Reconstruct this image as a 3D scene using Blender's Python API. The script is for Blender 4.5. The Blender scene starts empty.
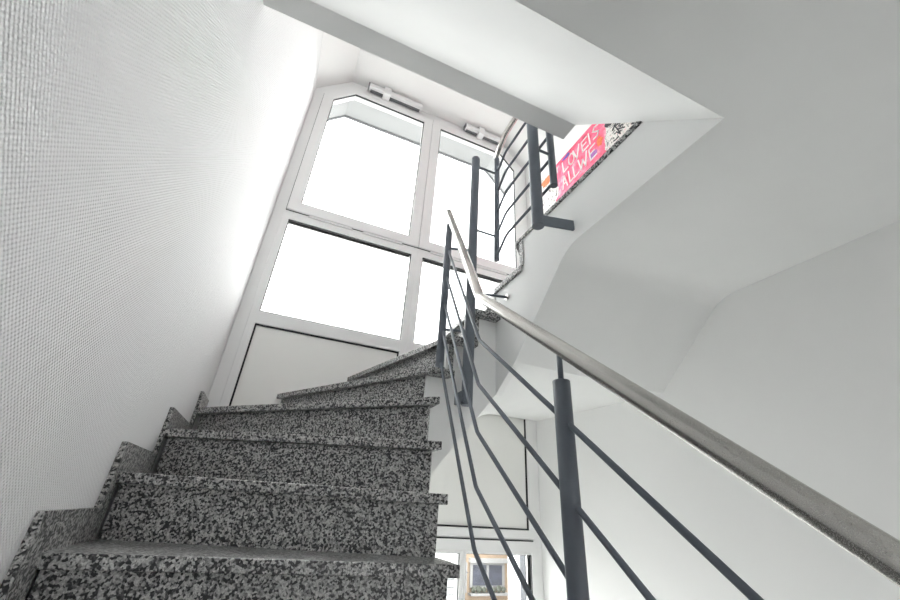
import bpy, bmesh, math, random
from mathutils import Vector, Matrix

random.seed(7)
scene = bpy.context.scene
COL = scene.collection

# ------------------------------------------------------------------ materials
def new_mat(name):
    m = bpy.data.materials.new(name)
    m.use_nodes = True
    nt = m.node_tree
    return m, nt, nt.nodes['Principled BSDF']

def simple(name, col, rough=0.5, metal=0.0, noise=0.0, nscale=8.0, bump=0.0, bscale=60.0):
    m, nt, b = new_mat(name)
    b.inputs['Roughness'].default_value = rough
    b.inputs['Metallic'].default_value = metal
    b.inputs['Base Color'].default_value = (*col, 1)
    tc = nt.nodes.new('ShaderNodeTexCoord')
    if noise:
        n = nt.nodes.new('ShaderNodeTexNoise')
        n.inputs['Scale'].default_value = nscale
        n.inputs['Detail'].default_value = 5
        nt.links.new(tc.outputs['Object'], n.inputs['Vector'])
        r = nt.nodes.new('ShaderNodeValToRGB')
        r.color_ramp.elements[0].color = (*[c * (1 - noise) for c in col], 1)
        r.color_ramp.elements[1].color = (*[min(1, c * (1 + noise)) for c in col], 1)
        r.color_ramp.elements[0].position = .3
        r.color_ramp.elements[1].position = .7
        nt.links.new(n.outputs['Fac'], r.inputs['Fac'])
        nt.links.new(r.outputs['Color'], b.inputs['Base Color'])
    if bump:
        n2 = nt.nodes.new('ShaderNodeTexNoise')
        n2.inputs['Scale'].default_value = bscale
        n2.inputs['Detail'].default_value = 3
        nt.links.new(tc.outputs['Object'], n2.inputs['Vector'])
        bp = nt.nodes.new('ShaderNodeBump')
        bp.inputs['Strength'].default_value = bump
        bp.inputs['Distance'].default_value = .003
        nt.links.new(n2.outputs['Fac'], bp.inputs['Height'])
        nt.links.new(bp.outputs['Normal'], b.inputs['Normal'])
    return m

def math_node(nt, op, a=None, b=None, va=None, vb=None):
    n = nt.nodes.new('ShaderNodeMath'); n.operation = op
    if a is not None: nt.links.new(a, n.inputs[0])
    if b is not None: nt.links.new(b, n.inputs[1])
    if va is not None: n.inputs[0].default_value = va
    if vb is not None: n.inputs[1].default_value = vb
    return n.outputs[0]

def wallpaper():
    m, nt, b = new_mat('woven_white_wallpaper')
    b.inputs['Base Color'].default_value = (.845, .848, .855, 1)
    b.inputs['Roughness'].default_value = .7
    tc = nt.nodes.new('ShaderNodeTexCoord')
    n = nt.nodes.new('ShaderNodeTexNoise'); n.inputs['Scale'].default_value = 30
    nt.links.new(tc.outputs['Object'], n.inputs['Vector'])
    sp = nt.nodes.new('ShaderNodeSeparateXYZ')
    nt.links.new(tc.outputs['Object'], sp.inputs[0])
    P = 0.0105
    wob = math_node(nt, 'MULTIPLY', n.outputs['Fac'], vb=1.6)
    y = math_node(nt, 'ADD', math_node(nt, 'MULTIPLY', sp.outputs['Y'], vb=2 * math.pi / P), wob)
    z = math_node(nt, 'ADD', math_node(nt, 'MULTIPLY', sp.outputs['Z'], vb=2 * math.pi / P), wob)
    h = math_node(nt, 'MULTIPLY', math_node(nt, 'SINE', y), math_node(nt, 'SINE', z))
    n2 = nt.nodes.new('ShaderNodeTexNoise'); n2.inputs['Scale'].default_value = 260
    nt.links.new(tc.outputs['Object'], n2.inputs['Vector'])
    h = math_node(nt, 'ADD', h, math_node(nt, 'MULTIPLY', n2.outputs['Fac'], vb=.9))
    bp = nt.nodes.new('ShaderNodeBump')
    bp.inputs['Strength'].default_value = .85
    bp.inputs['Distance'].default_value = .0015
    nt.links.new(h, bp.inputs['Height'])
    nt.links.new(bp.outputs['Normal'], b.inputs['Normal'])
    return m

def granite():
    m, nt, b = new_mat('grey_speckled_granite')
    tc = nt.nodes.new('ShaderNodeTexCoord')
    # crystal grains, each of one tone; a slow noise bunches the dark ones
    v = nt.nodes.new('ShaderNodeTexVoronoi'); v.inputs['Scale'].default_value = 185
    v.inputs['Randomness'].default_value = 1
    nt.links.new(tc.outputs['Object'], v.inputs['Vector'])
    sp = nt.nodes.new('ShaderNodeSeparateColor')
    nt.links.new(v.outputs['Color'], sp.inputs[0])
    n1 = nt.nodes.new('ShaderNodeTexNoise')
    n1.inputs['Scale'].default_value = 80; n1.inputs['Detail'].default_value = 2
    nt.links.new(tc.outputs['Object'], n1.inputs['Vector'])
    t = math_node(nt, 'ADD', sp.outputs[0], math_node(nt, 'MULTIPLY', math_node(nt, 'SUBTRACT', n1.outputs['Fac'], vb=.5), vb=.9))
    r1 = nt.nodes.new('ShaderNodeValToRGB')
    e = r1.color_ramp.elements
    e[0].position = .22; e[0].color = (.025, .025, .028, 1)
    e[1].position = .85; e[1].color = (.52, .52, .515, 1)
    k = e.new(.36); k.color = (.09, .09, .095, 1)
    k = e.new(.50); k.color = (.27, .27, .27, 1)
    nt.links.new(t, r1.inputs['Fac'])
    v2 = nt.nodes.new('ShaderNodeTexVoronoi'); v2.inputs['Scale'].default_value = 330
    nt.links.new(tc.outputs['Object'], v2.inputs['Vector'])
    sp2 = nt.nodes.new('ShaderNodeSeparateColor')
    nt.links.new(v2.outputs['Color'], sp2.inputs[0])
    r2 = nt.nodes.new('ShaderNodeMapRange'); r2.inputs[3].default_value = .65; r2.inputs[4].default_value = 1.25
    nt.links.new(sp2.outputs[1], r2.inputs[0])
    mx = nt.nodes.new('ShaderNodeMix'); mx.data_type = 'RGBA'; mx.blend_type = 'MULTIPLY'
    mx.inputs[0].default_value = 1
    nt.links.new(r1.outputs['Color'], mx.inputs[6]); nt.links.new(r2.outputs[0], mx.inputs[7])
    nt.links.new(mx.outputs[2], b.inputs['Base Color'])
    b.inputs['Roughness'].default_value = .32
    return m

def steel():
    m, nt, b = new_mat('brushed_stainless_steel')
    b.inputs['Metallic'].default_value = 1
    b.inputs['Base Color'].default_value = (.56, .545, .52, 1)
    b.inputs['Roughness'].default_value = .27
    tc = nt.nodes.new('ShaderNodeTexCoord')
    n = nt.nodes.new('ShaderNodeTexNoise'); n.inputs['Scale'].default_value = 700
    nt.links.new(tc.outputs['Object'], n.inputs['Vector'])
    r = nt.nodes.new('ShaderNodeMapRange')
    r.inputs[3].default_value = .25; r.inputs[4].default_value = .29
    nt.links.new(n.outputs['Fac'], r.inputs[0]); nt.links.new(r.outputs[0], b.inputs['Roughness'])
    return m

def glass(name, tint):
    m, nt, b = new_mat(name)
    out = nt.nodes['Material Output']
    nt.nodes.remove(b)
    tr = nt.nodes.new('ShaderNodeBsdfTransparent'); tr.inputs[0].default_value = (*tint, 1)
    gl = nt.nodes.new('ShaderNodeBsdfGlossy'); gl.inputs['Roughness'].default_value = .02
    lw = nt.nodes.new('ShaderNodeLayerWeight'); lw.inputs[0].default_value = .5
    pw = math_node(nt, 'POWER', lw.outputs['Facing'], vb=5.0)
    fac = math_node(nt, 'ADD', math_node(nt, 'MULTIPLY', pw, vb=.5), vb=.02)
    mx = nt.nodes.new('ShaderNodeMixShader')
    nt.links.new(fac, mx.inputs[0])
    nt.links.new(tr.outputs[0], mx.inputs[1]); nt.links.new(gl.outputs[0], mx.inputs[2])
    nt.links.new(mx.outputs[0], out.inputs[0])
    return m

def art_mat():
    m, nt, b = new_mat('pink_street_art_canvas')
    b.inputs['Roughness'].default_value = .5
    tc = nt.nodes.new('ShaderNodeTexCoord')
    n = nt.nodes.new('ShaderNodeTexNoise'); n.inputs['Scale'].default_value = 7; n.inputs['Detail'].default_value = 4
    nt.links.new(tc.outputs['Object'], n.inputs['Vector'])
    sp = nt.nodes.new('ShaderNodeSeparateXYZ'); nt.links.new(tc.outputs['Object'], sp.inputs[0])
    ny = math_node(nt, 'MULTIPLY', math_node(nt, 'SUBTRACT', n.outputs['Fac'], vb=.5), vb=.22)
    y = math_node(nt, 'ADD', sp.outputs['Y'], ny)
    # pink field between y = 1.5 and y = 2.12, pale paper outside it
    a = math_node(nt, 'GREATER_THAN', y, vb=1.5)
    c = math_node(nt, 'LESS_THAN', y, vb=2.13)
    pk = math_node(nt, 'MULTIPLY', a, c)
    n2 = nt.nodes.new('ShaderNodeTexNoise'); n2.inputs['Scale'].default_value = 14; n2.inputs['Detail'].default_value = 6
    nt.links.new(tc.outputs['Object'], n2.inputs['Vector'])
    rp = nt.nodes.new('ShaderNodeValToRGB'); e = rp.color_ramp.elements
    e[0].position = .33; e[0].color = (.62, .05, .12, 1)
    e[1].position = .70; e[1].color = (.95, .50, .58, 1)
    k = e.new(.45); k.color = (.90, .12, .22, 1)
    k = e.new(.6); k.color = (.93, .20, .32, 1)
    nt.links.new(n2.outputs['Fac'], rp.inputs['Fac'])
    n3 = nt.nodes.new('ShaderNodeTexNoise'); n3.inputs['Scale'].default_value = 17; n3.inputs['Detail'].default_value = 5
    n3.inputs['Distortion'].default_value = 2.5
    nt.links.new(tc.outputs['Object'], n3.inputs['Vector'])
    rw = nt.nodes.new('ShaderNodeValToRGB'); e = rw.color_ramp.elements
    e[0].position = .38; e[0].color = (.05, .05, .06, 1)
    e[1].position = .46; e[1].color = (.74, .72, .68, 1)
    k = e.new(.60); k.color = (.80, .79, .76, 1)
    k = e.new(.66); k.color = (.82, .52, .55, 1)
    nt.links.new(n3.outputs['Fac'], rw.inputs['Fac'])
    mx = nt.nodes.new('ShaderNodeMix'); mx.data_type = 'RGBA'
    nt.links.new(pk, mx.inputs[0])
    nt.links.new(rw.outputs['Color'], mx.inputs[6]); nt.links.new(rp.outputs['Color'], mx.inputs[7])
    nt.links.new(mx.outputs[2], b.inputs['Base Color'])
    return m

M = {}
M['paper'] = wallpaper()
M['white'] = simple('white_wall_paint', (.82, .82, .815), .7, noise=.015, nscale=2, bump=.05, bscale=180)
M['plaster'] = simple('smooth_white_plaster', (.83, .835, .83), .7, noise=.02, nscale=3, bump=.04, bscale=25)
M['granite'] = granite()
M['slate'] = simple('slate_grey_metal_paint', (.112, .130, .157), .42, 0.0, noise=.06, nscale=20)
M['steel'] = steel()
M['pvc'] = simple('white_window_plastic', (.83, .83, .83), .35, noise=.01, nscale=5)
M['panel'] = simple('white_spandrel_panel', (.84, .84, .815), .4, noise=.01, nscale=4)
M['gasket'] = simple('black_rubber_gasket', (.015, .016, .02), .6, noise=.1)
M['glass'] = glass('insulating_window_glass', (.90, .91, .905))
M['clear_glass'] = glass('clear_window_glass', (.97, .97, .97))
M['art'] = art_mat()
M['ink'] = simple('white_brush_paint', (.86, .83, .82), .5, noise=.05, nscale=60)
M['orange_paint'] = simple('orange_brush_paint', (.85, .20, .07), .5, noise=.25, nscale=40)
M['blue_paint'] = simple('blue_brush_paint', (.10, .08, .42), .5, noise=.25, nscale=40)
M['black_paint'] = simple('black_brush_paint', (.03, .03, .04), .5, noise=.25, nscale=40)
M['violet_paint'] = simple('violet_brush_paint', (.42, .16, .48), .5, noise=.25, nscale=40)
M['floor'] = simple('pale_bounce_floor', (.50, .49, .47), .4, noise=.04, nscale=6)  # for the unseen low floor, pale so that it throws light upward
M['peach'] = simple('peach_render_facade', (.34, .26, .19), .9, noise=.05)
M['facade'] = simple('white_render_facade', (.62, .62, .62), .9, noise=.03)
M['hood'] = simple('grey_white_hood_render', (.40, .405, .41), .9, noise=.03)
M['hood_edge'] = simple('grey_drip_edge', (.16, .165, .175), .7, noise=.05)
M['siding'] = simple('pale_board_siding', (.36, .37, .38), .8, noise=.04)
M['roofing'] = simple('grey_roof_sheet', (.13, .13, .135), .8, noise=.1)
M['dark_glass'] = simple('reflecting_far_glass', (.07, .075, .10), .15, noise=.3, nscale=3)
M['far_frame'] = simple('white_far_frame', (.32, .32, .32), .6, noise=.02)
M['flowers'] = simple('planting', (.10, .11, .09), .9, noise=.5, nscale=12)
M['asphalt'] = simple('light_paving', (.34, .34, .335), .9, noise=.1)
M['guide'] = simple('grey_shutter_guide', (.09, .095, .11), .5, noise=.05)

# ------------------------------------------------------------------ mesh builder
class MB:
    def __init__(self):
        self.bm = bmesh.new()
    def face(self, vs, smooth=False):
        try:
            f = self.bm.faces.new(vs); f.smooth = smooth
            return f
        except ValueError:
            return None
    def box(self, x0, x1, y0, y1, z0, z1):
        v = [self.bm.verts.new((x, y, z)) for z in (z0, z1) for y in (y0, y1) for x in (x0, x1)]
        for q in ((0, 2, 3, 1), (4, 5, 7, 6), (0, 1, 5, 4), (2, 6, 7, 3), (0, 4, 6, 2), (1, 3, 7, 5)):
            self.face([v[i] for i in q])
        return self
    def prism(self, pts, ax, a, b):
        """polygon pts in the plane across axis ax, extruded from a to b"""
        def P(p, t):
            return {'x': (t, p[0], p[1]), 'y': (p[0], t, p[1]), 'z': (p[0], p[1], t)}[ax]
        A = [self.bm.verts.new(P(p, a)) for p in pts]
        B = [self.bm.verts.new(P(p, b)) for p in pts]
        self.face(A); self.face(B[::-1])
        n = len(pts)
        for i in range(n):
            self.face([A[i], B[i], B[(i + 1) % n], A[(i + 1) % n]])
        return self
    def ring(self, outer, inner, y0, y1):
        """frame between two polygons (x, z) with the same number of corners"""
        n = len(outer)
        V = {}
        for key, pts, y in (('o0', outer, y0), ('i0', inner, y0), ('o1', outer, y1), ('i1', inner, y1)):
            V[key] = [self.bm.verts.new((p[0], y, p[1])) for p in pts]
        for i in range(n):
            j = (i + 1) % n
            self.face([V['o0'][i], V['o0'][j], V['i0'][j], V['i0'][i]])
            self.face([V['o1'][j], V['o1'][i], V['i1'][i], V['i1'][j]])
            self.face([V['o0'][j], V['o0'][i], V['o1'][i], V['o1'][j]])
            self.face([V['i0'][i], V['i0'][j], V['i1'][j], V['i1'][i]])
        return self
    def tube(self, path, r, n=20, cap=True):
        path = [Vector(p) for p in path]
        rings = []
        N = len(path)
        for i, p in enumerate(path):
            if i == 0: t = (path[1] - p).normalized(); k = 1
            elif i == N - 1: t = (p - path[i - 1]).normalized(); k = 1
            else:
                t0 = (p - path[i - 1]).normalized(); t1 = (path[i + 1] - p).normalized()
                t = (t0 + t1).normalized(); k = 1
            up = Vector((1, 0, 0)) if abs(t.x) < .9 else Vector((0, 1, 0))
            u = t.cross(up).normalized(); w = t.cross(u).normalized()
            rings.append([self.bm.verts.new(p + r * (math.cos(2 * math.pi * j / n) * u + math.sin(2 * math.pi * j / n) * w)) for j in range(n)])
        for a, b in zip(rings, rings[1:]):
            for j in range(n):
                self.face([a[j], a[(j + 1) % n], b[(j + 1) % n], b[j]], True)
        if cap:
            self.face(rings[0][::-1]); self.face(rings[-1])
        return self
    def build(self, name, mat, parent=None, bevel=0.0, seg=2, kind=None):
        bmesh.ops.recalc_face_normals(self.bm, faces=self.bm.faces)
        me = bpy.data.meshes.new(name)
        self.bm.to_mesh(me); self.bm.free()
        me.materials.append(mat)
        o = bpy.data.objects.new(name, me)
        COL.objects.link(o)
        if parent is not None: o.parent = parent
        if kind: o['kind'] = kind
        if bevel:
            b = o.modifiers.new('soft_edges', 'BEVEL'); b.width = bevel; b.segments = seg
            b.limit_method = 'ANGLE'; b.angle_limit = math.radians(40)
            b.harden_normals = False
        return o

def thing(name, label, cat, group=None, loc=(0, 0, 0)):
    o = bpy.data.objects.new(name, None)
    COL.objects.link(o)
    o.empty_display_size = .1
    o['label'] = label; o['category'] = cat
    if group: o['group'] = group
    return o

def tag(o, label, cat, group=None):
    o['label'] = label; o['category'] = cat
    if group: o['group'] = group
    return o

def outset(pts, d):
    """move every side of a convex polygon outwards by d"""
    n = len(pts)
    area = sum(pts[i][0] * pts[(i + 1) % n][1] - pts[(i + 1) % n][0] * pts[i][1] for i in range(n))
    s = 1 if area > 0 else -1
    L = []
    for i in range(n):
        a, b = Vector(pts[i]), Vector(pts[(i + 1) % n])
        t = (b - a).normalized(); nn = Vector((t.y, -t.x)) * s
        L.append((a + nn * d, t))
    out = []
    for i in range(n):
        p, t = L[i - 1]; q, u = L[i]
        den = t.x * u.y - t.y * u.x
        k = ((q.x - p.x) * u.y - (q.y - p.y) * u.x) / den
        out.append((p.x + t.x * k, p.y + t.y * k))
    return out

# ------------------------------------------------------------------ key measures (metres, eye at z = 0)
R = .175
XL, XR = -.415, 1.85            # side walls
YW = 2.65                       # window plane
YB = -2.0                       # back wall
ZF, ZC = -1.53, 3.656           # floor of the landing below, ceiling at the top
CH = .29                        # chamfer between walls and ceiling
def zt(k): return -.13 + (k - 1) * R     # top of step k

# nosing lines: inner end (at the well) and outer end
LINE = {
    1: ((.545, 1.165), (-.402, 1.26)), 2: ((.55, 1.285), (-.402, 1.56)), 3: ((.56, 1.392), (-.402, 1.912)),
    4: ((.56, 1.442), (-.402, 2.417)), 5: ((.56, 1.636), (-.052, 2.64)), 6: ((.655, 1.61), (.348, 2.64)),
    7: ((.77, 1.61), (.77, 2.64)), 8: ((.915, 1.655), (1.2, 2.64)), 9: ((.915, 1.44), (1.848, 2.35)),
}
for k in range(0, -7, -1):
    LINE[k] = ((.54, 1.02 + k * .25), (-.402, 1.0 + k * .25))

# ------------------------------------------------------------------ setting
ZL = -2.75                      # unseen low floor, set deep and pale to bounce window light up
MB().box(-.9, 2.2, YB - .3, 1.46, ZF - .2, ZF).build('floor', M['granite'], kind='structure')
MB().box(-.9, 2.2, 1.46, YW + .1, ZL - .2, ZL).build('floor', M['floor'], kind='structure')
MB().box(-.9, 2.2, 1.40, 1.46, ZL, ZF - .2).build('wall_well', M['white'], kind='structure')
MB().box(XL - .3, XL, YB - .3, 2.83, ZL - .2, ZC + .3).build('wall_left', M['paper'], kind='structure')
MB().box(XR, XR + .3, YB - .3, 2.83, ZL - .2, ZC + .3).build('wall_right', M['white'], kind='structure')
wb = MB()
BX0, BX1, BZ0, BZ1 = .25, 1.25, -.40, .60          # glazed opening added behind the camera for fill daylight
BU0, BU1 = 1.9, 3.2
wb.box(XL, BX0, YB - .3, YB, ZF - .2, ZC + .3).box(BX1, XR, YB - .3, YB, ZF - .2, ZC + .3)
wb.box(BX0, BX1, YB - .3, YB, ZF - .2, BZ0).box(BX0, BX1, YB - .3, YB, BZ1, BU0).box(BX0, BX1, YB - .3, YB, BU1, ZC + .3)
wb.build('wall_back', M['white'], kind='structure')
for wn, z0, z1 in (('fill_window_2', BZ0, BZ1), ('fill_window_3', BU0, BU1)):  # unseen windows, added so daylight reaches the stairs from behind
    q = [(BX0, z0), (BX1, z0), (BX1, z1), (BX0, z1)]
    wf = MB().ring(q, outset(q, -.06), YB - .14, YB - .07).build(wn, M['pvc'], kind='structure')
    MB().prism(outset(q, -.058), 'y', YB - .11, YB - .10).build('pane', M['clear_glass'], wf)
    MB().box((BX0 + BX1) / 2 - .03, (BX0 + BX1) / 2 + .03, YB - .135, YB - .075, z0 + .05, z1 - .05).build('mullion', M['pvc'], wf)
cz = ZC - CH
MB().prism([(XL, cz), (XL + CH, ZC), (XR - CH, ZC), (XR, cz), (XR, ZC + .3), (XL, ZC + .3)], 'y', YB, YW + .08).build('ceiling', M['white'], kind='structure')
# dormer hood outside the window
h = MB()
h.prism([(XL, cz - .0), (XL + CH, ZC), (XR - CH, ZC), (XR, cz), (XR, ZC + .3), (XL, ZC + .3)], 'y', YW + .08, 3.085)
h.build('trim_1', M['hood'], kind='structure')
h = MB()
h.prism([(XL, cz - .014), (XL + CH, ZC - .014), (XR - CH, ZC - .014), (XR, cz - .014), (XR, cz), (XR - CH, ZC), (XL + CH, ZC), (XL, cz)], 'y', 3.06, 3.085)
h.build('trim_2', M['hood_edge'], kind='structure')

# ------------------------------------------------------------------ window
GL = [(-.243, 2.03), (.641, 2.03), (.641, 3.484), (-.066, 3.484), (-.243, 3.297)]
C2 = .7305 * 2
GR = [(C2 - x, z) for x, z in GL][::-1]
win = bpy.data.objects.new('window_1', None); COL.objects.link(win); win['kind'] = 'structure'
O = [(XL, ZL), (XR, ZL), (XR, cz), (XR - CH, ZC), (XL + CH, ZC), (XL, cz)]
f = MB().ring(O, outset(O, -.085), YW, YW + .08)
f.build('window_frame', M['pvc'], win, bevel=.006)
MB().box(.684, .777, YW + .004, YW + .078, ZL + .05, 2.0).box(.70, .762, YW + .004, YW + .078, 1.99, ZC - .05).build('mullion', M['pvc'], win, bevel=.005)
f = MB()
for z0, z1 in ((1.862, 1.945), (.999, 1.088), (-.15, -.094)):
    f.box(XL + .05, XR - .05, YW + .002, YW + .076, z0, z1)
f.build('transom', M['pvc'], win, bevel=.005)
for G in (GL, GR):
    so = outset(G, .088)
    so = [(min(max(x, -.34), C2 + .34), z) for x, z in so]
    s = MB().ring(so, G, YW - .018, YW + .06).build('sash', M['pvc'], win, bevel=.006)
    MB().ring(outset(so, .0035), outset(so, -.002), YW - .004, YW + .02).build('sash_seal', M['gasket'], s)
    MB().ring(outset(G, .002), outset(G, -.006), YW - .008, YW + .006).build('gasket', M['gasket'], s)
    MB().prism(outset(G, -.002), 'y', YW + .03, YW + .04).build('pane', M['glass'], s)
def light(x0, x1, z0, z1, filled=False, gw=.008, bead=.05):
    G = [(x0, z0), (x1, z0), (x1, z1), (x0, z1)]
    s = MB().ring(outset(G, bead), G, YW - .006, YW + .06).build('glazing_bead', M['pvc'], win, bevel=.004)
    MB().ring(outset(G, .001), outset(G, -gw * (1 if filled else .75)), YW + .001 + .003 * filled, YW + .014 + .02 * filled).build('gasket', M['gasket'], s)
    if filled:
        MB().prism(outset(G, -.004), 'y', YW + .012, YW + .045).build('spandrel_panel', M['panel'], s)
    else:
        MB().prism(outset(G, -.002), 'y', YW + .03, YW + .04).build('pane', M['glass'], s)
for x0, x1 in ((-.294, .681), (.780, 1.752)):
    light(x0, x1, 1.087, 1.862)
    light(x0, x1, -.092, .997, True, .010)
for a, b in ((-.315, .18), (.225, .681), (.78, 1.232), (1.276, 1.765)):
    light(a, b, ZL + .1, -.234, gw=.004, bead=.018)
MB().box(XL + .05, XR - .05, YW - .004, YW + .074, -.222, -.156).build('sash_rail', M['pvc'], win, bevel=.004)
for a in (.2025, 1.254):
    MB().box(a - .018, a + .018, YW - .002, YW + .072, ZL + .05, -.2).build('mullion', M['pvc'], win, bevel=.004)
# dark joint under the bottom transom, top edge of the lower sashes
MB().box(XL + .07, XR - .07, YW - .003, YW + .01, -.158, -.150).build('sash_joint', M['gasket'], win)
# handles and stay catches on the transom under each sash
for x0 in (-.17, .25, .83, 1.25):
    MB().prism([(x0, 1.925), (x0 + .35, 1.925), (x0 + .33, 1.937), (x0 + .02, 1.937)], 'y', YW - .014, YW + .004).build('drip_bar', M['pvc'], win)
# fanlight openers on the frame head
for x0, x1, xk in ((.035, .585, .215), (1.075, 1.56, 1.26)):
    op = MB().box(x0, x1, YW - .085, YW - .03, 3.585, 3.632).build('fanlight_opener', M['pvc'], win, bevel=.006)
    MB().box(xk - .035, xk + .035, YW - .10, YW - .004, 3.555, 3.65).build('opener_bracket', M['pvc'], op, bevel=.008)
    MB().box(x0 - .008, x0 + .004, YW - .087, YW - .028, 3.583, 3.634).build('opener_end_cap', M['hood_edge'], op, bevel=.003)
    MB().box(x0 + .02, x1 - .02, YW - .05, YW - .02, 3.58, 3.585).build('opener_arm', M['hood_edge'], op)
# shutter guide rail outside the low light
MB().box(1.765, 1.825, YW + .085, YW + .15, -1.3, -.2).build('shutter_guide', M['guide'], win)

# ------------------------------------------------------------------ staircase
st = thing('staircase', 'grey granite staircase with white plastered underside winding up past the window', 'staircase')
def shift(k, d):
    a, b = Vector(LINE[k][0]), Vector(LINE[k][1])
    t = (b - a).normalized(); n = Vector((t.y, -t.x))
    return a + n * d, b + n * d, t
EXTRA_IN = {5: [(.572, 1.61), (.64, 1.61)]}
EXTRA_OUT = {4: [(-.402, 2.64)], 8: [(1.848, 2.64)]}
for k in range(-6, 9):
    (rx, ry), (lx, ly) = LINE[k]
    a, b, t = shift(k + 1, .06 if k < 4 else .035)
    if k < 4: a.x = rx
    if k < 4: b.x = -.402
    if k == 4: a.x = .56; a.y = 1.665
    b.y = min(b.y, 2.64)
    if k == 8: a.x = .915; a.y = 1.38; b.x = 1.848
    if k in (5, 6, 7): a.y = 1.61
    pts = [(rx, ry)] + EXTRA_IN.get(k, []) + [(a.x, a.y), (b.x, b.y)] + EXTRA_OUT.get(k, []) + [(lx, ly)]
    z = zt(k)
    tr = MB().prism(pts, 'z', z - .031, z).build('tread', M['granite'], st, bevel=.003)
    # riser under the nosing
    p, q, t = shift(k, .031)
    if k <= 4:
        p = p + t * ((p.x - {4: .537, 3: .539, 2: .533}.get(k, .523)) / max(1e-6, -t.x))
    elif k in (6, 7):
        p = p + t * .03
    else:
        p = p + t * (.022 if k == 5 else -.012)
    n = Vector((t.y, -t.x)) * .02
    if k > 4: q = q - t * .01
    zb = zt(k - 1) if k > -6 else ZF
    MB().prism([(p.x, p.y), (q.x, q.y), (q.x + n.x, q.y + n.y), (p.x + n.x, p.y + n.y)], 'z', zb, z - .031).build('riser', M['granite'], tr)
    # skirting on the left wall
    if k <= 4:
        def sk(kk):
            return {1: 1.182, 2: 1.52, 3: 1.915, 4: 2.405}.get(kk, LINE[kk][1][1] - .08)
        y0 = sk(k); y1 = LINE[k + 1][1][1] + .02 if k < 4 else 2.645
        zz = z + .08
        zlow = (zt(k - 1) + .08) if k > -6 else ZF
        yb = ly + .02
        MB().prism([(y0, zlow), (yb, zlow), (yb, z - .0), (y1, z - .0), (y1, zz), (y0, zz)], 'x', XL, XL + .015).build('skirting', M['granite'], tr)
# riser of the landing edge and granite landing floor
p, q, t = shift(9, .03); n = Vector((t.y, -t.x)) * .02
lp = MB().prism([(.921, 1.44), (1.848, 2.35), (1.848, YB), (XL + .002, YB), (XL + .002, .37), (.921, .37)], 'z', zt(9) - .021, zt(9)).build('landing_paving', M['granite'], st, bevel=.003)
MB().prism([(.925, 1.405), (q.x, q.y), (q.x, q.y - .03), (.925, 1.375)], 'z', zt(8), zt(9) - .021).build('riser', M['granite'], lp)

# plastered concrete: landing slab, sloping soffit, walls of the well, winder soffit
core = MB()
ZS = .998
prof = [(YB + .001, ZS), (.97, ZS)] + [(.97 + .21 * math.sin(math.radians(42)) / .669 * math.sin(math.radians(a)) / math.sin(math.radians(42)) * .669, ZS - .21 * (1 - math.cos(math.radians(a)))) for a in (7, 14, 21, 28, 35, 42)] + [(1.479, .619),
        (1.479, zt(8) - .031), (1.41, zt(8) - .031), (1.395, zt(9) - .021), (YB + .001, zt(9) - .021)]
core.prism(prof, 'x', .93, XR - .001)
core.box(XL + .001, .93, YB + .001, .3775, ZS, zt(9) - .021)
core.prism([(1.479, .619), (1.66, .505), (1.66, zt(8) - .031), (1.479, zt(8) - .031)], 'x', .93, .96)
core.prism([(.53, -.02), (.53, zt(4) - .031), (.571, zt(4) - .031), (.571, zt(5) - .031), (.66, zt(5) - .031), (.66, zt(6) - .031), (.78, zt(6) - .031), (.78, zt(7) - .031),
            (.92, zt(7) - .031), (.92, zt(8) - .031), (.96, zt(8) - .031), (.96, .545), (.93, .505), (.61, .107)], 'y', 1.66, 1.70)
wl = []
for k in range(-6, 5):
    y0, y1 = (LINE[q][0][1] + .05 + .07 * (LINE[q][1][1] - LINE[q][0][1]) / .962 for q in (k, k + 1))
    if k == 4: y1 = 1.70
    wl += [(y0, zt(k) - .031), (y1, zt(k) - .031)]
wl += [(1.70, 0.0), (1.66, -.02), (1.40, -.22), (1.16, -.45), (-.42, ZF)]
core.prism(wl, 'x', .50, .53)
inner = [(.93, 1.479, .619), (.93, 1.57, .567), (.93, 1.66, .505), (.78, 1.66, .318), (.61, 1.66, .107), (.53, 1.66, -.02), (.53, 1.40, -.22), (.53, 1.16, -.45), (.53, .4, -.97), (.53, -.42, ZF)]
outer = [(XR, 1.479, .619), (XR, 2.1, .635), (XR, YW, .655), (1.15, YW, .655), (.75, YW, .45), (-.3, YW, .12), (XL, 2.0, -.12), (XL, 1.2, -.45), (XL, .4, -.97), (XL, -.42, ZF)]
N = 10
rows = []
for off in (0, .07):
    g = []
    for a, b in zip(inner, outer):
        g.append([core.bm.verts.new((a[0] + (b[0] - a[0]) * i / N, a[1] + (b[1] - a[1]) * i / N, a[2] + (b[2] - a[2]) * i / N + off)) for i in range(N + 1)])
    for r0, r1 in zip(g, g[1:]):
        for i in range(N):
            core.face([r0[i], r0[i + 1], r1[i + 1], r1[i]], True)
    rows.append(g)
for fc in core.bm.faces: fc.smooth = True
co_ = core.build('plastered_core', M['plaster'], st)
co_.data.set_sharp_from_angle(angle=math.radians(24))

# ------------------------------------------------------------------ next flight overhead
uf = MB()
UY0, UZ0, UY1, UZ1 = .378, ZS, .917, 1.596
up = [(UY0, UZ0), (UY1, UZ1), (1.005, 1.596), (1.005, 1.93)]
for i in range(4):
    y = 1.005 - (i + 1) * .15
    up += [(y, 1.93 - i * .165), (y, 1.93 - (i + 1) * .165)]
up += [(UY0, 1.271)]
uf.prism(up, 'x', XL + .001, .9295)
tag(uf.build('upper_flight', M['plaster']), 'white underside of the next stair flight overhead with grey square lower edge', 'stair flight')

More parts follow.
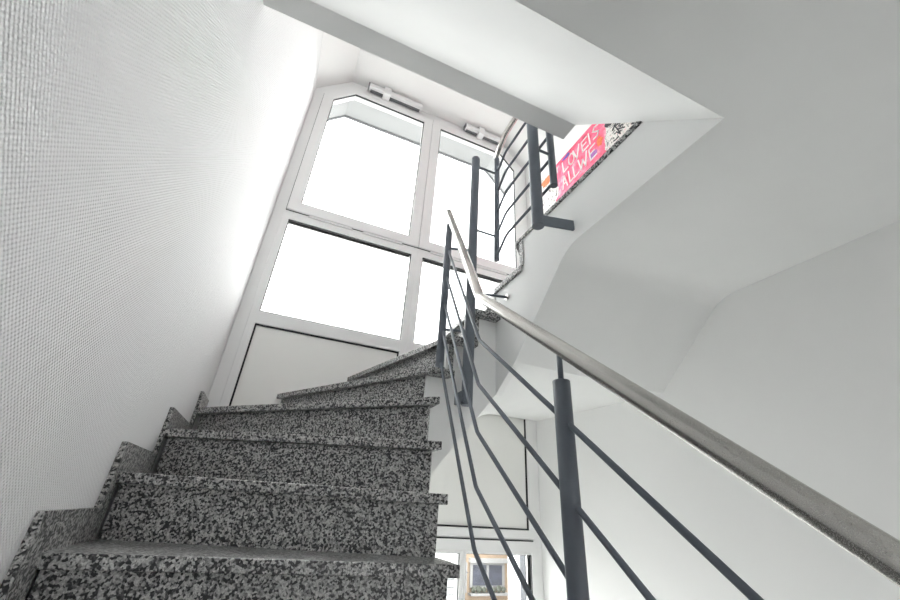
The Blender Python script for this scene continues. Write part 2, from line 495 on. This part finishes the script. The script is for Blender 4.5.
# ------------------------------------------------------------------ lower railing
rl = thing('stair_railing', 'slate grey railing with steel handrail and bent bars along the lower stairs', 'railing')
XP = .62
YBND, P1, P3 = 1.232, (XP, 1.637), (XP, .774)
def bent(path, r=.021, k=.03):
    """round the corners of a polyline"""
    P = [Vector(p) for p in path]; out = [P[0]]
    for a, b, c in zip(P, P[1:], P[2:]):
        u = (a - b).normalized() * k; w = (c - b).normalized() * k
        for i in range(7):
            t = i / 6
            out.append((b + u) * (1 - t) ** 2 + b * 2 * t * (1 - t) + (b + w) * t ** 2)
    return out + [P[-1]]
SL = .800
def zr(y): return .760 - (1.236 - y) * SL
MB().tube(bent([(XP, 1.672, 1.535), (XP, 1.236, .760), (XP, -.9, zr(-.9))], k=.02), .0205, 28).build('handrail', M['steel'], rl)
def post(x, y, z0, z1, r, parent, name='post'):
    o = MB().tube([(x, y, z0), (x, y, z1)], r, 32).build(name, M['slate'], parent, bevel=.002)
    return o
post(XP, P1[1], zt(5), 1.415, .0193, rl)
MB().tube([(XP, P1[1], zt(5) - .001), (XP, P1[1], zt(5) + .008)], .026, 24).build('post_foot', M['slate'], rl)
post(XP, P3[1], -1.0, .300, .0215, rl)
MB().tube([(XP, P3[1], .298), (XP, P3[1], zr(P3[1]) - .015)], .007, 14).build('handrail_pin', M['slate'], rl)
MB().box(.53, XP, P3[1] - .006, P3[1] + .006, -.86, -.80).build('post_bracket', M['slate'], rl)
post(XP, -.75, -2.0 + .47, zr(-.75) - .08, .0215, rl)
MB().tube([(XP, -.75, zr(-.75) - .085), (XP, -.75, zr(-.75) - .015)], .007, 14).build('handrail_pin', M['slate'], rl)
big = post(.745, 1.59, .413, 1.955, .026, rl)
MB().box(.715, .733, 1.575, 1.662, .425, .475).build('post_bracket', M['slate'], rl)
# bars: start at the short post, bend in step with the handrail, run down past the foreground post
for zs, zb, sl in ((1.25, .572, .80), (1.085, .403, .80), (.925, .238, .80), (.78, .070, .80), (.622, -.100, .80)):
    pth = [(XP, P1[1], zs), (XP, YBND, zb), (XP, -.75, zb - (YBND + .75) * sl)]
    MB().tube(bent(pth, k=.012), .0068, 14).build('bar', M['slate'], rl)
for z in (1.255, .772):
    MB().tube([(XP, P1[1], z), (.745, 1.59, z)], .0068, 12).build('tie_rod', M['slate'], rl)
MB().tube([(.745, 1.58, .985), (.927, 1.535, .985)], .0068, 12).build('wall_tie', M['slate'], rl)
MB().tube([(.922, 1.535, .985), (.930, 1.535, .985)], .016, 20).build('wall_rose', M['steel'], rl)

# ------------------------------------------------------------------ landing railing
lr = thing('landing_railing', 'slate grey railing with horizontal bars at the edge of the upper landing', 'railing')
XQ, Y6, Y5, XQ5 = .896, 1.59, 1.053, .889
post(XQ, Y6, 1.236, 2.03, .0165, lr)
post(XQ5, Y5, 1.32, 2.14, .0172, lr)
post(.788, Y5, 1.05, 2.45, .0255, lr)
MB().tube(bent([(XQ, Y6 + .01, 2.05), (XQ, 1.485, 2.15), (XQ5, Y5 - .02, 2.165)], k=.025), .017, 24).build('handrail', M['steel'], lr)
for zb in (1.985, 1.822, 1.658, 1.500, 1.343):
    MB().tube(bent([(XQ, Y6, zb - .085), (XQ, 1.485, zb), (XQ5, Y5, zb)], k=.03), .0072, 12).build('bar', M['slate'], lr)
for z in (1.895, 1.40):
    MB().tube([(.745, Y6, z), (XQ, Y6, z)], .0068, 12).build('tie_rod', M['slate'], lr)
for z in (1.515, 1.95):
    MB().tube([(.788, Y5, z), (XQ5, Y5, z)], .0065, 12).build('tie_rod', M['slate'], lr)
MB().prism([(.79, 1.042), (.93, 1.010), (.93, 1.000), (.79, 1.032)], 'z', 1.048, 1.096).build('post_bracket', M['slate'], lr)

# ------------------------------------------------------------------ painting on the right wall
pa = thing('painting', 'pink street art canvas with white hand lettering on the wall behind the landing', 'painting')
MB().box(XR - .03, XR - .001, 1.02, 2.36, 2.13, 2.925).build('canvas', M['art'], pa, bevel=.002)
GLY = {
    'L': [[(0, 1), (.06, 0), (.6, .08)]],
    'O': [[(.3 + .32 * math.cos(a * math.pi / 6), .5 + .48 * math.sin(a * math.pi / 6)) for a in range(13)]],
    'V': [[(0, 1), (.34, 0), (.7, 1.05)]],
    'E': [[(.62, .98), (.02, .92), (.05, .02), (.66, .06)], [(.04, .5), (.5, .53)]],
    'I': [[(.2, 1), (.24, 0)]],
    'S': [[(.62, .92), (.25, 1.0), (.05, .76), (.3, .54), (.58, .36), (.42, .05), (.02, .08)]],
    'A': [[(0, 0), (.3, 1.02), (.62, -.04)], [(.12, .36), (.5, .36)]],
    'W': [[(0, 1), (.2, 0), (.44, .72), (.66, 0), (.9, 1.06)]],
}
XA = XR - .031
def stroke(mb, pts, w):
    """a flat brush line on the canvas; pts are (y, z)"""
    pts = [Vector(p) for p in pts]
    for a, b in zip(pts, pts[1:]):
        d = (b - a); L = d.length
        if L < 1e-5: continue
        d /= L; n = Vector((-d.y, d.x)) * w / 2
        a2, b2 = a - d * w * .4, b + d * w * .4
        q = [a2 + n, b2 + n, b2 - n, a2 - n]
        mb.prism([(v.x, v.y) for v in q], 'x', XA - .002, XA + .0015)
def letter(ch, y, z, hgt, wid):
    mb = MB()
    for s in GLY[ch]:
        stroke(mb, [(y - .035 - p[0] * wid, z + p[1] * hgt) for p in s], .0135)
    mb.build('letter', M['ink'], pa)
for ch, y in zip('LOVE', (2.05, 1.965, 1.90, 1.795)):
    letter(ch, y, 2.735, .125, .11)
for ch, y in zip('IS', (1.725, 1.66)):
    letter(ch, y, 2.74, .125, .11)
for ch, y in zip('ALL', (2.075, 1.985, 1.925)):
    letter(ch, y, 2.56, .13, .10)
for ch, y in zip('WE', (1.855, 1.725)):
    letter(ch, y, 2.565, .135, .115)
def blot(name, mat, y, z, ry, rz, seed):
    r = random.Random(seed); pts = []
    for i in range(14):
        a = 2 * math.pi * i / 14; q = .7 + .5 * r.random()
        pts.append((y + ry * q * math.cos(a), z + rz * q * math.sin(a)))
    MB().prism(pts, 'x', XA - .0008, XA + .0012).build(name, mat, pa)
blot('paint_blot', M['orange_paint'], 2.25, 2.85, .10, .05, 1)
blot('paint_blot', M['blue_paint'], 1.955, 2.885, .05, .022, 2)
blot('paint_blot', M['orange_paint'], 1.565, 2.67, .035, .05, 3)
blot('paint_blot', M['violet_paint'], 1.66, 2.60, .05, .04, 4)
blot('paint_blot', M['black_paint'], 1.45, 2.75, .045, .04, 5)
rr = random.Random(3)
for i in range(14):
    y, z = 1.15 + .33 * rr.random(), 2.50 + .32 * rr.random()
    sc = MB()
    stroke(sc, [(y, z), (y + .05 * (rr.random() - .5), z + .08 * (rr.random() - .3)), (y - .05 * rr.random(), z + .07 * (rr.random() - .5))], .009)
    sc.build('paint_scribble', M['black_paint'], pa)

# ------------------------------------------------------------------ outside, far below the window
MB().box(-40, 60, -40, 60, -6.2, -6.0).build('ground', M['asphalt'], kind='structure')
ho = thing('apartment_house', 'peach rendered house with a white double window seen through the low window', 'house')
MB().prism([(8.45, 18), (10.72, 18), (13.5, 24), (11.6, 24)], 'z', -6.0, 2.0).build('wall', M['peach'], ho)
wf = MB().box(8.86, 10.52, 17.93, 18.01, -2.78, -1.93).build('window', M['far_frame'], ho)
for x0, x1 in ((8.98, 9.62), (9.75, 10.38)):
    MB().box(x0, x1, 17.91, 17.94, -2.70, -1.99).build('pane', M['dark_glass'], wf)
MB().box(8.80, 10.6, 17.75, 18.0, -1.9, -1.74).build('shutter_box', M['far_frame'], ho)
MB().box(8.80, 10.6, 17.7, 18.0, -3.03, -2.95).build('window_sill', M['far_frame'], ho)
for i in range(7):
    x = 8.98 + .235 * i; q = .09 + .05 * rr.random()
    fb = MB()
    bmesh.ops.create_icosphere(fb.bm, subdivisions=2, radius=1, matrix=Matrix.Translation((x, 17.82, -2.92 + q * .8)) @ Matrix.Diagonal((q, .08, q, 1)))
    for vv in fb.bm.verts: vv.co += Vector((rr.random() - .5, rr.random() - .5, rr.random() - .5)) * .035
    fb.build('window_plant', M['flowers'], ho)
MB().box(8.62, 8.70, 17.9, 18.0, -2.95, -1.9).build('downpipe', M['far_frame'], ho)
w2 = MB().prism([(9.26, 15.5), (16, 15.5), (16, 17.6), (10.56, 17.6)], 'z', -6.0, 3.0).build('white_house', M['facade'])
tag(w2, 'plain white house wall right of the peach house outside', 'house')
ga = thing('garden_shed', 'low shed of pale horizontal boards left of the peach house outside', 'shed')
sd = MB()
for i in range(16):
    sd.box(5.4, 8.30, 17.2 + .0, 17.26, -6.0 + i * .24, -6.0 + i * .24 + .215)
sd.build('board_wall', M['siding'], ga)
MB().prism([(5.2, -2.16), (8.36, -2.16), (7.1, -1.72), (5.2, -1.72)], 'y', 17.0, 20).build('roof', M['roofing'], ga)
MB().box(5.45, 8.2, 17.28, 20, -6.0, -2.17).build('wall', M['roofing'], ga)

# ------------------------------------------------------------------ light: bright overcast sky
w = bpy.data.worlds.new('World'); scene.world = w
w.use_nodes = True
nt = w.node_tree
bg = nt.nodes['Background']
tc = nt.nodes.new('ShaderNodeTexCoord')
n = nt.nodes.new('ShaderNodeTexNoise'); n.inputs['Scale'].default_value = 1.4; n.inputs['Detail'].default_value = 3
nt.links.new(tc.outputs['Generated'], n.inputs['Vector'])
r = nt.nodes.new('ShaderNodeValToRGB')
r.color_ramp.elements[0].position = .3; r.color_ramp.elements[0].color = (.97, .97, .96, 1)
r.color_ramp.elements[1].position = .7; r.color_ramp.elements[1].color = (1, 1, .985, 1)
nt.links.new(n.outputs['Fac'], r.inputs['Fac'])
nt.links.new(r.outputs['Color'], bg.inputs['Color'])
bg.inputs['Strength'].default_value = 1.6

# ------------------------------------------------------------------ camera
cam = bpy.data.cameras.new('Camera')
co = bpy.data.objects.new('Camera', cam); COL.objects.link(co)
cam.sensor_width = 36; cam.lens = 391.8566 / 900 * 36
cam.clip_start = .02; cam.clip_end = 300
a, b, c = -4.91554146e-01, -3.78635296e-01, 6.54957130e-02
def rot(axis, t): return Matrix.Rotation(t, 3, axis)
Mx = rot('Z', c) @ rot('X', a) @ rot('Y', b)
Wv, Nv, Uv = Mx @ Vector((1, 0, 0)), Mx @ Vector((0, 0, 1)), Mx @ Vector((0, -1, 0))
# camera axes written in world coordinates
right = Vector((Wv.x, Nv.x, Uv.x)); down = Vector((Wv.y, Nv.y, Uv.y)); fwd = Vector((Wv.z, Nv.z, Uv.z))
m3 = Matrix((right, -down, -fwd)).transposed()
co.matrix_world = Matrix.Translation((0, 0, 0)) @ m3.to_4x4()
scene.camera = co

scene.view_settings.view_transform = 'Standard'
scene.view_settings.look = 'None'
scene.view_settings.gamma = 1
scene.view_settings.use_curve_mapping = False
scene.view_settings.exposure = 2.43
scene.cycles.max_bounces = 14
scene.cycles.diffuse_bounces = 10
scene.cycles.transparent_max_bounces = 16
scene.cycles.use_denoising = True
scene.cycles.sample_clamp_indirect = 6
